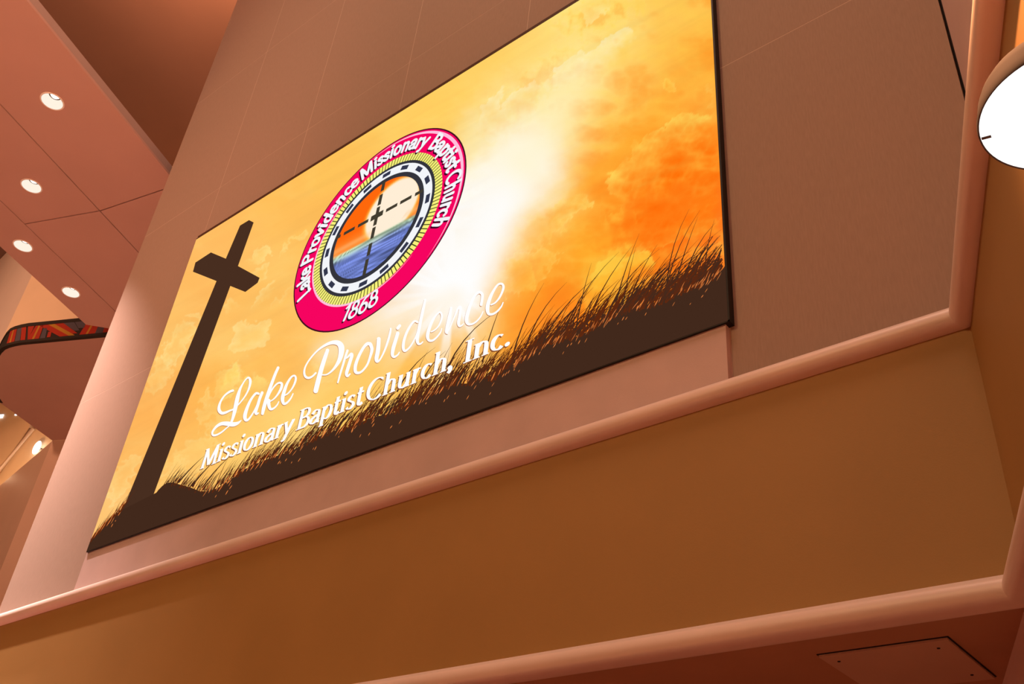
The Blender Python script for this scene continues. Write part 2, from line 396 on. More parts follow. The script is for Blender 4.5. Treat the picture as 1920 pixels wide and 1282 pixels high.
# ---- far lamp, windows, far rail
def far(p, t): return (p[0]*t, p[1]*t, CAMZ + (p[2]-CAMZ)*t)
fl = tag(empty('wall_lamp', (-24.75, 9.044, 12.83)), 'small bright oval lamp high on the far orange wall', 'lamp')
bm = bmesh.new(); bmesh.ops.create_uvsphere(bm, u_segments=20, v_segments=12, radius=1)
bmesh.ops.scale(bm, verts=bm.verts, vec=(0.135, 0.07, 0.19)); bmesh.ops.rotate(bm, verts=bm.verts, cent=(0, 0, 0), matrix=Matrix.Rotation(0.25, 3, 'Y'))
bmesh.ops.translate(bm, verts=bm.verts, vec=(0.03, -0.12, 0)); o = from_bm('globe', bm, M_lamp, fl, smooth=True)
lathe('base', [(0.06, 0.0), (0.06, 0.03), (0.03, 0.05)], (0.03, -0.02, -0.02), M_steel, fl, seg=16, caps=True)
rail = tag(tube('wall_rail', [(-25.11 - 0.35*2.0, 8.80 - 0.12, 13.42 + 1.6*0.9), (-25.11, 8.76, 13.42), (-25.60, 8.53, 12.0), (-26.3, 8.2, 9.9)], 0.065, M_dull), 'pale round rail crossing the far orange wall', 'rail')
for (x, y, z, w_, h_, lb) in [(-26.38, 8.24, 13.95, 0.30, 0.11, 'bright window slot at the left end of the far wall'), (-25.895, 8.48, 13.973, 0.06, 0.035, 'tiny bright window slot beside the balcony underside')]:
    wo = tag(empty('window_slot', (x, y, z)), lb, 'window')
    vs = [(-w_/2*E0.x, -w_/2*E0.y, -h_/2), (w_/2*E0.x, w_/2*E0.y, -h_/2), (w_/2*E0.x, w_/2*E0.y, h_/2), (-w_/2*E0.x, -w_/2*E0.y, h_/2)]
    o = mesh('pane', vs, [(0, 1, 2, 3)], M_window, wo); s_ = o.modifiers.new('t', 'SOLIDIFY'); s_.thickness = 0.03

# ================================================================= SCREEN
SX, SZ0, SW, SH, SY = -7.765, 4.484, 5.943, 3.397, 3.5
scr = tag(empty('led_screen', (SX + SW/2, SY, SZ0)), 'large bright video wall showing a cross, grass and a church seal', 'screen')
# digitised picture points -> metres on the screen
HM = np.array([[0.0004921038139394958, -0.00019777712053065937, -1.0], [0.00040484015934335536, 0.00030911053840476427, 0.12135072575491618], [5.311383609750989e-05, -0.000523657983360955, 0.9498218263828662]])
HI = np.linalg.inv(HM)
def p2s(x, y):
    x = np.asarray(x, float); y = np.asarray(y, float)
    a = HM[0, 0]*x + HM[0, 1]*y + HM[0, 2]; b = HM[1, 0]*x + HM[1, 1]*y + HM[1, 2]; c = HM[2, 0]*x + HM[2, 1]*y + HM[2, 2]
    return SY*a/b - SX, SY*c/b + CAMZ - SZ0
def s2p(u, v):
    a = (u + SX) / SY; c = (v + SZ0 - CAMZ) / SY
    q = [HI[i, 0]*a + HI[i, 1] + HI[i, 2]*c for i in range(3)]
    return q[0]/q[2], q[1]/q[2]
def clampuv(u, v): return np.clip(u, 0.002, SW-0.002), np.clip(v, 0.002, SH-0.002)

box('casing', SX - 0.004, SX + SW + 0.010, SY + 0.002, PY + 0.005, SZ0 - 0.008, SZ0 + SH + 0.020, M_black, scr)
box('top_bezel', SX + 0.02, SX + SW + 0.010, SY - 0.002, SY + 0.003, SZ0 + SH + 0.0005, SZ0 + SH + 0.036, M_brown, scr)
box('side_bezel', SX + SW + 0.0005, SX + SW + 0.012, SY - 0.002, SY + 0.003, SZ0 - 0.010, SZ0 + SH + 0.022, M_black, scr)
box('bottom_bezel', SX - 0.003, SX + SW + 0.012, SY - 0.002, SY + 0.003, SZ0 - 0.010, SZ0 - 0.0005, M_black, scr)

# ---- picture background: sky with clouds and sun, one colour per LED cell
NX, NZ = 640, 366
uu, vv = np.meshgrid(np.linspace(0, SW, NX), np.linspace(0, SH, NZ))
px, py = s2p(uu, vv)
def vnoise(x, y, seed):
    rs = np.random.RandomState(seed); tab = rs.rand(256, 256)
    xi = np.floor(x).astype(int); yi = np.floor(y).astype(int); fx = x - xi; fy = y - yi
    fx = fx*fx*fx*(fx*(fx*6-15)+10); fy = fy*fy*fy*(fy*(fy*6-15)+10)
    g_ = lambda i, j: tab[i % 256, j % 256]
    return (g_(xi, yi)*(1-fx) + g_(xi+1, yi)*fx)*(1-fy) + (g_(xi, yi+1)*(1-fx) + g_(xi+1, yi+1)*fx)*fy
def fbm(x, y, seed, oct=5, billow=False):
    s = 0; a = 0.5; tot = 0
    for o in range(oct):
        n = vnoise(x*2**o, y*2**o, seed+o)
        if billow: n = 1 - abs(2*n-1)
        s = s + a*n; tot += a; a *= 0.55
    return s / tot
samples = [(380,450,255,190,100),(450,440,255,185,95),(420,560,255,185,95),(330,640,255,195,105),(300,760,255,180,90),(240,880,255,185,95),(210,960,255,200,120),
 (520,380,255,190,90),(560,440,255,190,90),(500,480,255,203,112),(480,560,255,195,98),(440,640,255,203,112),(540,620,255,190,95),(520,680,255,185,85),(400,750,255,180,80),(450,800,255,205,110),(360,850,255,195,100),(330,880,255,190,100),
 (640,300,255,195,90),(750,220,255,205,100),(800,190,255,205,95),(900,130,255,205,95),(1000,70,255,212,110),(950,200,255,220,130),(1080,20,255,225,130),(1150,40,255,220,120),(1250,40,255,200,90),(1300,30,255,195,80),(1320,100,255,170,50),(1200,-60,255,205,100),(1330,-80,255,190,80),
 (920,260,255,230,160),(1000,200,255,238,165),(1060,160,255,232,155),(1100,200,255,218,115),(1100,260,255,212,115),(1150,160,255,215,110),(1200,150,255,190,80),(1180,230,255,170,50),(1130,300,255,165,50),(1080,340,255,168,55),(1260,190,255,160,45),(1330,180,255,165,60),
 (1000,300,255,245,215),(950,350,255,250,240),(930,420,255,255,255),(880,480,255,255,255),(860,530,255,255,255),(820,560,252,250,250),(760,580,255,235,215),(780,520,255,240,225),(1000,370,255,238,195),(1040,360,255,205,120),
 (1200,260,255,185,58),(1280,230,255,185,70),(1240,300,255,150,35),(1300,300,255,132,25),(1330,250,255,150,40),(1180,330,255,162,45),(1140,400,255,150,35),(1200,400,255,122,18),(1300,400,255,120,22),(1330,380,255,112,25),
 (1060,400,255,180,60),(1000,440,255,175,60),(950,490,255,180,70),(980,540,255,165,45),(1050,470,255,160,40),(1100,470,255,165,40),(1160,490,255,190,55),(1120,520,255,182,50),(1220,460,255,118,18),(1280,460,255,118,20),(1340,430,255,135,45),(1050,560,255,130,25),(960,600,255,150,35),(1000,620,255,140,35),(1200,540,255,130,30),
 (700,640,255,222,165),(640,640,255,205,115),(600,620,255,200,110),(800,620,255,218,155),(880,590,255,232,185),(920,620,255,185,70),(850,650,255,170,60),(760,690,255,190,80),(700,720,255,200,100),(620,700,255,205,120),(560,760,255,212,122),(650,760,255,200,90),(480,830,255,205,110),(1060,640,255,130,30)]
sm_ = np.array(samples, float)
sg = 42.0
warp = 34
wx = px + warp*(fbm(px/70, py/70, 11) - .5)*2; wy = py + warp*(fbm(px/70+9, py/70+4, 21) - .5)*2
num = np.zeros(px.shape + (3,)); den = np.zeros(px.shape)
for s in sm_:
    wgt = np.exp(-((wx-s[0])**2 + (wy-s[1])**2) / (2*sg*sg)) + 1e-7/(1+((wx-s[0])**2+(wy-s[1])**2)/1e4)
    num += wgt[..., None]*s[2:]; den += wgt
rgb = num / den[..., None]
# cloud billows: pale crowns along listed banks, richer orange in their hollows
def bank(cx_, cy_, rx, ry, rot=0.0, rough=0.55, seed=31, sc=26):
    dx = px - cx_; dy = py - cy_; c_, s_ = math.cos(rot), math.sin(rot)
    d = ((dx*c_ + dy*s_)/rx)**2 + ((-dx*s_ + dy*c_)/ry)**2
    n = fbm(px/sc + seed, py/sc, seed, 5, True)
    return 1 - np.sqrt(d) + rough*(n - .6)*2
def smooth(x, a, b):
    t = np.clip((x-a)/(b-a), 0, 1); return t*t*(3-2*t)
def lay(col, m):
    global rgb
    rgb = rgb*(1-m[..., None]) + np.array(col, float)*m[..., None]
bil = fbm(px/70+3, py/50, 77, 4, True)
hi = np.array([255, 228, 145.]); deep = np.array([255, 150, 45.])
right = smooth(px, 820, 1150)[..., None]
hi_ = hi*(1-right) + np.array([255, 214, 85.])*right; deep_ = np.array([255, 172, 78.])*(1-right) + np.array([255, 116, 14.])*right
for (cx_, cy_, rx, ry, rot, amt, seed) in [(420,745,55,24,-.9,.35,4),(335,640,50,14,-1.0,.5,5),(300,700,34,14,-1.0,.4,6),(230,900,46,14,-1.1,.45,7),
        (360,860,46,22,-.6,.35,9),(330,900,26,30,0,.3,20),(620,690,40,16,-.3,.25,18),
        (950,215,55,32,-.7,.3,11),(1010,150,80,24,-.7,.35,12),(1120,30,70,24,-.3,.4,13),
        (1010,430,52,22,-.5,.3,22),(985,505,50,24,-.6,.35,23),(1255,160,14,9,0,.45,27),(1270,440,60,9,-.35,.35,28),(1330,470,40,10,-.2,.3,30)]:
    b_ = bank(cx_, cy_, rx*1.15, ry*1.2, rot, rough=.8, seed=seed*3, sc=20)
    m = smooth(b_, .0, .22)*amt*.75
    shade = smooth(b_, .25, .9)*amt*.55
    rim = np.exp(-((b_-.09)/.09)**2)*amt*.8*smooth(fbm(px/30, py/30, seed+60), .35, .6)
    rgb = rgb*(1-m[..., None]) + hi_*m[..., None]
    rgb = rgb*(1-shade[..., None]) + deep_*shade[..., None]
    rgb = rgb*(1-rim[..., None]) + (hi_ + np.array([0, 10, 25.]))*rim[..., None]
# clouds with digitised outlines: lit along the outline, richer towards the inside
cwx = px + 9*(fbm(px/16, py/16, 131, 4) - .5)*2 + 4*(fbm(px/6, py/6, 141, 2) - .5)*2
cwy = py + 9*(fbm(px/16+5, py/16+7, 151, 4) - .5)*2 + 4*(fbm(px/6+3, py/6, 161, 2) - .5)*2
def dist_line(pts):
    d = np.full(px.shape, 1e9)
    for (ax, ay), (bx, by) in zip(pts[:-1], pts[1:]):
        t = np.clip(((cwx-ax)*(bx-ax) + (cwy-ay)*(by-ay)) / max(1e-6, (bx-ax)**2 + (by-ay)**2), 0, 1)
        d = np.minimum(d, np.hypot(cwx-ax-t*(bx-ax), cwy-ay-t*(by-ay)))
    return d
def inside(pts):
    c_ = np.zeros(px.shape, bool); n = len(pts)
    for k_ in range(n):
        (ax, ay), (bx, by) = pts[k_], pts[(k_+1) % n]
        if ay == by: continue
        c_ ^= ((ay > cwy) != (by > cwy)) & (cwx < (bx-ax)*(cwy-ay)/(by-ay) + ax)
    return c_
def cloud(edge, close, lit, inner, depth, amt, soft=2.5):
    """edge: lit outline; close: further points that close the shape (unlit side)"""
    d = dist_line(edge); m_in = inside(edge + close).astype(float)
    dc = dist_line(close + [edge[0]]) if close else d
    body = m_in*smooth(np.minimum(d, 1e9), 0, soft)*(smooth(dc, 0, 26) if close else 1)
    mix = np.clip(d/depth, 0, 1)[..., None]**.7
    tex = (fbm(px/34 + py/80, py/30, 171, 4, True)[..., None] - .62)*.8
    col = np.array(lit, float)*(1-mix) + np.array(inner, float)*mix
    col = col + np.clip(tex, -.5, .6)*(np.array(lit, float) - np.array(inner, float))
    global rgb
    k_ = (body*amt)[..., None]; rgb = rgb*(1-k_) + col*k_
Zc = lambda pts, ox, oy, sc_: [(ox + x*sc_, oy + y*sc_) for x, y in pts]
# right bank (zoomed tracing of the photograph)
cloud(Zc([(1300,560),(1210,575),(1120,560),(1050,610),(960,660),(900,700),(855,740),(850,790),(780,850),(735,900),(745,960)], 860, 0, .3745), Zc([(800,1010),(760,1150),(900,1230),(1320,1200),(1330,900)], 860, 0, .3745), (255,205,85), (255,128,22), 70, .85)
cloud(Zc([(420,1050),(480,1010),(560,985),(635,965),(655,1000),(690,1005),(680,1035),(600,1060),(520,1110)], 860, 0, .3745), Zc([(480,1180),(420,1150)], 860, 0, .3745), (255,215,110), (255,165,50), 26, .75)
cloud(Zc([(720,1150),(740,1090),(800,1060),(850,1040),(900,1060)], 860, 0, .3745), Zc([(880,1160),(800,1220),(720,1220)], 860, 0, .3745), (255,185,60), (255,150,35), 40, .5)
cloud([(1095,530),(1118,500),(1128,488),(1150,478),(1172,480),(1195,470),(1215,465),(1228,485)], [(1225,510),(1190,520),(1150,545),(1110,560)], (255,208,75), (255,185,50), 36, .8)
cloud([(940,500),(950,485),(975,485),(995,495),(1008,515),(1005,540)], [(980,560),(945,545)], (255,200,80), (255,165,45), 30, .6)
cloud(Zc([(1290,390),(1250,420),(1230,460),(1270,480),(1240,510),(1250,540)], 860, 0, .3745), Zc([(1300,545),(1310,450)], 860, 0, .3745), (255,200,90), (255,165,60), 22, .6)
cloud(Zc([(600,10),(610,60),(640,100),(650,140),(690,110),(740,60)], 860, 0, .3745), Zc([(800,0),(700,-30)], 860, 0, .3745), (255,238,165), (255,222,135), 20, .6)
cloud(Zc([(100,640),(110,540),(160,480),(210,435),(230,470),(200,540),(270,470),(340,420),(370,390),(400,420)], 860, 0, .3745), Zc([(420,470),(350,560),(250,620),(150,680)], 860, 0, .3745), (255,240,185), (255,222,140), 22, .65)
cloud(Zc([(420,420),(480,360),(540,290),(600,265),(680,240),(760,180),(840,120)], 860, 0, .3745), Zc([(900,200),(800,330),(600,420),(480,470)], 860, 0, .3745), (255,246,205), (255,230,150), 40, .6)
# small clouds around the cross
q4 = lambda pts: Zc(pts, 370, 380, .25)
cloud(q4([(335,440),(400,400),(440,350),(520,320),(570,320),(570,370),(520,420),(430,460)]), q4([(380,470)]), (255,232,150), (255,208,115), 16, .75)
cloud(q4([(400,540),(440,480),(490,445),(525,440),(530,510),(500,560),(450,600)]), q4([(420,600)]), (255,236,165), (255,205,112), 10, .7)
cloud(q4([(590,420),(625,360),(640,320),(700,270),(740,240),(800,185),(835,215),(800,260),(740,280),(700,300),(650,370)]), q4([(610,440)]), (255,232,150), (255,198,100), 9, .7)
cloud(q4([(370,800),(440,700),(510,620),(570,580),(580,600),(540,650)]), q4([(640,600),(560,720),(440,800)]), (255,236,165), (255,205,112), 16, .65)
cloud(q4([(540,800),(560,760),(620,680),(690,620),(740,605)]), q4([(730,660),(640,760),(560,840)]), (255,234,160), (255,202,108), 14, .6)
cloud(q4([(240,860),(200,800),(215,720),(270,730),(330,750)]), q4([(330,800),(280,850)]), (255,230,150), (255,200,105), 14, .55)
cloud(q4([(235,1090),(270,1000),(275,920),(330,865),(385,910),(430,890),(500,880),(560,870),(530,940),(545,1010),(490,1060),(400,1110),(300,1140)]), [], (255,232,158), (255,208,118), 22, .6)
cloud(q4([(130,1270),(180,1240),(230,1230),(280,1200),(325,1205),(315,1290),(290,1400),(200,1500)]), q4([(120,1420)]), (255,230,140), (255,205,105), 18, .75)
q3 = lambda pts: Zc(pts, 390, 660, .125)
cloud(q3([(0,860),(60,770),(130,690),(190,560),(250,440),(300,260),(390,160),(440,180),(480,160),(490,220),(440,330),(380,420),(320,480)]), q3([(220,650),(120,800),(40,900)]), (255,222,120), (255,196,92), 16, .75)
cloud(q3([(320,480),(380,400),(450,370),(520,390),(600,380),(700,420),(780,345),(830,400),(870,450),(930,420)]), q3([(900,600),(700,700),(500,600)]), (255,232,135), (255,208,110), 30, .7)
amp = (smooth(px, 850, 1150)*.22 + .10)[..., None]
n_ = ((bil-.62)*2.2)[..., None]
rgb = rgb + np.where(n_ > 0, (hi_-rgb)*np.clip(n_, 0, 1)*amp*1.3, (deep_-rgb)*np.clip(-n_, 0, 1)*amp*1.1)
streak = fbm(px/120 + py/200, py/14 + px/26, 91, 4)
rgb = rgb*(1 + (streak[..., None]-.5)*.05)
# deep orange shadow of the right bank
lay((255, 116, 16), smooth(bank(1230, 400, 130, 70, -.5, .6, 41, 40), .1, .7)*.55)
lay((255, 205, 70), smooth(bank(1150, 492, 50, 24, -.6, .6, 43, 24), .1, .5)*.6)
lay((255, 168, 48), smooth(bank(1150, 300, 150, 22, -.75, .4, 44, 60), .1, .8)*.6)
# sun plume and rays
def seg_d(ax, ay, bx, by):
    t = np.clip(((px-ax)*(bx-ax) + (py-ay)*(by-ay)) / ((bx-ax)**2 + (by-ay)**2), 0, 1)
    return np.hypot(px-ax-t*(bx-ax), py-ay-t*(by-ay)), t
d1, t1 = seg_d(855, 545, 985, 300)
lay((255, 253, 250), np.exp(-(d1/(48 + 16*t1 + 26*(fbm(px/45, py/45, 55)-.5)))**2)*.98)
d2, t2 = seg_d(985, 300, 1090, 150)
lay((255, 243, 200), np.exp(-(d2/54)**2)*.7*(1-t2*.4))
rad = np.hypot(px-850, (py-545)); th = np.arctan2(py-545, px-850)
rays = .5 + .5*np.sin(th*11 + 1.3) ; rays = rays*.6 + .4*(.5 + .5*np.sin(th*23+.4))
lay((255, 252, 248), np.clip(smooth(rays, .35, .85)*np.exp(-(rad/120)**2)*1.2*smooth(-(px-900)/60, -.4, .8), 0, 1))
lay((255, 255, 255), np.exp(-(rad/60)**2.0))
lay((255, 240, 215), smooth(1 - seg_d(850, 560, 610, 660)[0]/42, 0, 1)*.5)
rgb = np.clip(rgb, 0, 255)
l_ = rgb/255.0; l_ = np.where(l_ <= .04045, l_/12.92, ((l_+.055)/1.055)**2.4)
def grid_mesh(name, P3, nx, nz, colr, mat, parent):
    i = np.arange(nx*nz).reshape(nz, nx); q = np.stack([i[:-1, :-1], i[:-1, 1:], i[1:, 1:], i[1:, :-1]], -1).reshape(-1, 4)
    me = bpy.data.meshes.new(name); me.from_pydata(P3.reshape(-1, 3).tolist(), [], q.tolist()); me.update()
    at = me.color_attributes.new('art', 'FLOAT_COLOR', 'POINT')
    at.data.foreach_set('color', np.concatenate([colr.reshape(-1, 3), np.ones((nx*nz, 1))], 1).reshape(-1).astype(np.float32))
    return link(name, me, mat, parent)
P3 = np.stack([uu + SX, np.full_like(uu, SY), vv + SZ0], -1)
M_art = emis_attr('led_picture', 'art', 1.0)
tag(grid_mesh('sky_picture', P3, NX, NZ, l_, M_art, scr), 'golden sunset sky with clouds shown on the screen')

# ---- flat picture layers on the screen
class Layer:
    def __init__(s, y): s.v = []; s.f = []; s.m = []; s.y = y
    def poly(s, uv, mi=0):
        b = len(s.v); s.v += [(u + SX, s.y, v + SZ0) for u, v in uv]; s.f.append(tuple(range(b, b+len(uv)))); s.m.append(mi)
    def strip(s, left, right, mi=0):
        b = len(s.v); n = len(left); assert n == len(right)
        for a, c in zip(left, right): s.v += [(a[0] + SX, s.y, a[1] + SZ0), (c[0] + SX, s.y, c[1] + SZ0)]
        for k in range(n-1): s.f.append((b+2*k, b+2*k+1, b+2*k+3, b+2*k+2)); s.m.append(mi)
    def build(s, name, mats, parent=None, label=None):
        o = mesh(name, s.v, s.f, mats, parent or scr, mids=s.m)
        if label: o['label'] = label
        return o
def catmull(p, n=6):
    p = np.array(p, float)
    if len(p) < 3: 
        t = np.linspace(0, 1, n+1)[:, None]; return p[0]*(1-t) + p[1]*t
    q = np.vstack([2*p[0]-p[1], p, 2*p[-1]-p[-2]]); out = []
    for i in range(1, len(q)-2):
        for k in range(n):
            t = k/n
            out.append(.5*((2*q[i]) + (-q[i-1]+q[i+1])*t + (2*q[i-1]-5*q[i]+4*q[i+1]-q[i+2])*t*t + (-q[i-1]+3*q[i]-3*q[i+1]+q[i+2])*t**3))
    out.append(p[-1]); return np.array(out)
def ribbon(pts, caps=True):
    """pts (n,3): x, y, width -> left and right edges with rounded ends"""
    P = pts[:, :2]; w_ = pts[:, 2]/2
    t = np.gradient(P, axis=0); t /= np.maximum(np.linalg.norm(t, axis=1), 1e-9)[:, None]
    n = np.stack([-t[:, 1], t[:, 0]], 1)
    L_ = P + n*w_[:, None]; R_ = P - n*w_[:, None]
    if caps:
        def cap(i, sgn):
            l = []; r = []
            for k in (1, 2, 3):
                a = k*PI/8
                c = P[i] + sgn*t[i]*w_[i]*math.sin(a); l.append(c + n[i]*w_[i]*math.cos(a)); r.append(c - n[i]*w_[i]*math.cos(a))
            l.append(P[i] + sgn*t[i]*w_[i]); r.append(P[i] + sgn*t[i]*w_[i])
            return l, r
        a, b = cap(0, -1); c, d = cap(-1, 1)
        L_ = np.vstack([a[::-1], L_, c]); R_ = np.vstack([b[::-1], R_, d])
    return L_, R_

E_sil = emis('silhouette', (72, 46, 32), 1.0)  # display black, with flare and room reflection put into the colour
E_blade = emis('grass_blade', (96, 40, 14), 1.0)
E_ground = emis('ground_dark', (66, 41, 28), 1.0)
E_glint = emis('grass_glint', (228, 128, 62), 1.0)
E_white = emis('letter_white', (255, 252, 250), 1.05)
E_shade = emis('letter_shade', (196, 132, 84), 1.0)

# cross
k = 160/1282
cr = [(350+x*k, 400+y*k) for x, y in [(805,185),(940,103),(1010,138),(775,793),(1100,970),(1070,1045),(885,1182),(660,1092)]]
cr += [(289, 926), (231, 955)]
cr += [(350+x*k, 400+y*k) for x, y in [(452,1018),(98,878),(135,740),(368,588),(592,682)]]
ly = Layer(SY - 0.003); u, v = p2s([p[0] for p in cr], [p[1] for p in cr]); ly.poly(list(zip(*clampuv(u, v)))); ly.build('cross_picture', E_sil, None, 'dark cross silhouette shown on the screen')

# ground and grass
top = [(163,1024),(172,1010),(184,998),(196,984),(208,972),(220,962),(231,952),(250,940),(289,926),(297,919),(306,910),(314,905.5),(325,905),(340,909),(358,914),(378,921),(400,918),(420,908),(440,893),(459,880),(489,866),(518,855),(545,846),(570,832),(594,820),(627,808),(665,797),(692,785),(714,779),(740,773),(786,748),(831,727),(854,718),(876,719),(906,707),(922,712),(952,688),(969,681),(994,664),(1020,648),(1046,638),(1072,634),(1097,624),(1123,608),(1146,594),(1180,583),(1214,574),(1240,566),(1266,552),(1292,543),(1317,530),(1343,517),(1362,497)]
ly = Layer(SY - 0.0025)
tp = catmull(np.array(top, float), 4); u, v = p2s(tp[:, 0], tp[:, 1])
u = np.clip(u, 0, SW); u[0] = -0.002; u[-1] = SW + 0.003; v = np.clip(v, 0.004, SH)
ly.strip(list(zip(u, v)), list(zip(u, np.full_like(u, -0.004))))
ly.build('ground_picture', E_ground, None, 'dark hill silhouette shown on the screen')
tx = tp[:, 0]; ty = tp[:, 1]
def ground_y(x): return np.interp(x, tx, ty)
gb = Layer(SY - 0.0035); rnd = random.Random(5)
def blade(x, y, L_, a0, bend, w_, mi):
    pts = []
    a = a0
    cx_, cy_ = x, y
    for k_ in range(6):
        pts.append((cx_, cy_, w_*(1 - k_/5.4)))
        cx_ += math.cos(a)*L_/5; cy_ -= math.sin(a)*L_/5; a -= bend/5
    L1, R1 = ribbon(np.array(pts), caps=False)
    uL, vL = p2s(L1[:, 0], L1[:, 1]); uR, vR = p2s(R1[:, 0], R1[:, 1])
    keep = (uL < SW-.004) & (uL > .004) & (vL < SH-.01) & (vL > .004)
    m_ = int(np.argmin(keep)) if not keep.all() else len(keep)
    if m_ >= 2: gb.strip(list(zip(uL[:m_], vL[:m_])), list(zip(uR[:m_], vR[:m_])), mi)
for i in range(1150):
    x = 300 + (rnd.random()**.85)*1058
    f_ = min(1, max(0, (x-330)/950))
    y = ground_y(x) + rnd.uniform(-3, 7)
    if x < 400: y += 1
    long_ = rnd.random()
    L_ = (34 + 40*f_)*(0.5 + rnd.random()) if long_ < .8 else (56 + 66*f_)*(0.7 + .6*rnd.random())
    if x < 400: L_ *= .8
    a0 = math.radians(rnd.gauss(60 + 5*f_, 5 + 5*f_)); bend = math.radians(abs(rnd.gauss(16 + 16*f_, 10)))
    blade(x, y, L_, a0, bend, rnd.uniform(1.2, 2.2)*(.75 + 1.0*f_), 1 if rnd.random() < .55 else 0)
# leading long blades seen singly in the photograph
for (x, y, L_, a, b) in [(745,735,112,62,32),(790,722,80,66,30),(840,690,150,63,38),(905,680,120,75,8),(962,668,150,74,18),(985,655,150,70,30),(1020,640,160,62,30),(1055,628,190,66,26),(1100,610,170,68,20),(1135,600,170,66,34),(1150,590,160,76,10),
        (1185,585,165,60,36),(1245,570,190,80,28),(1250,565,180,88,30),(1245,560,150,62,40),(1290,540,180,70,30),(1300,545,170,62,22),(1320,530,120,86,14),(1335,515,130,66,24),(1345,505,100,80,16),(1210,570,130,66,40),(1165,590,130,80,6),(1080,620,130,80,8),(700,775,90,58,20),(335,905,70,50,10),(360,912,80,52,12),(380,915,90,55,18)]:
    blade(x, y, L_, math.radians(a), math.radians(b), 3.0, 0)
for i in range(46):
    x = rnd.uniform(170, 232); blade(x, ground_y(x) + rnd.uniform(-1, 5), rnd.uniform(20, 48), math.radians(rnd.gauss(56, 5)), .1, 1.5, 1)
gb.build('grass_picture', [E_ground, E_blade], None, 'dark windblown grass silhouettes shown on the screen')['kind'] = 'stuff'
gl = Layer(SY - 0.0042)
for i in range(270):
    x = rnd.uniform(172, 1352) if rnd.random() < .95 else rnd.uniform(172, 230)
    if 228 < x < 372: continue
    dy = abs(rnd.gauss(0, 8)) if rnd.random() < .85 else rnd.uniform(8, 34); y = ground_y(x) + dy - 2
    L_ = rnd.uniform(8, 24)*(1 if dy < 14 else .45); a = math.radians(rnd.gauss(59, 4)); w_ = rnd.uniform(.7, 1.5)
    pts = [(x + math.cos(a)*L_*t, y - math.sin(a)*L_*t, w_*math.sin(PI*min(.97, max(.03, t)))) for t in (0, .3, .65, 1)]
    L1, R1 = ribbon(np.array(pts), caps=False); uL, vL = p2s(L1[:, 0], L1[:, 1]); uR, vR = p2s(R1[:, 0], R1[:, 1])
    if vL.min() > .03 and uL.max() < SW - .01 and uL.min() > .01: gl.strip(list(zip(uL, vL)), list(zip(uR, vR)))
gl.build('grass_glint_picture', E_glint, None, 'orange light glinting between the grass')['kind'] = 'stuff'

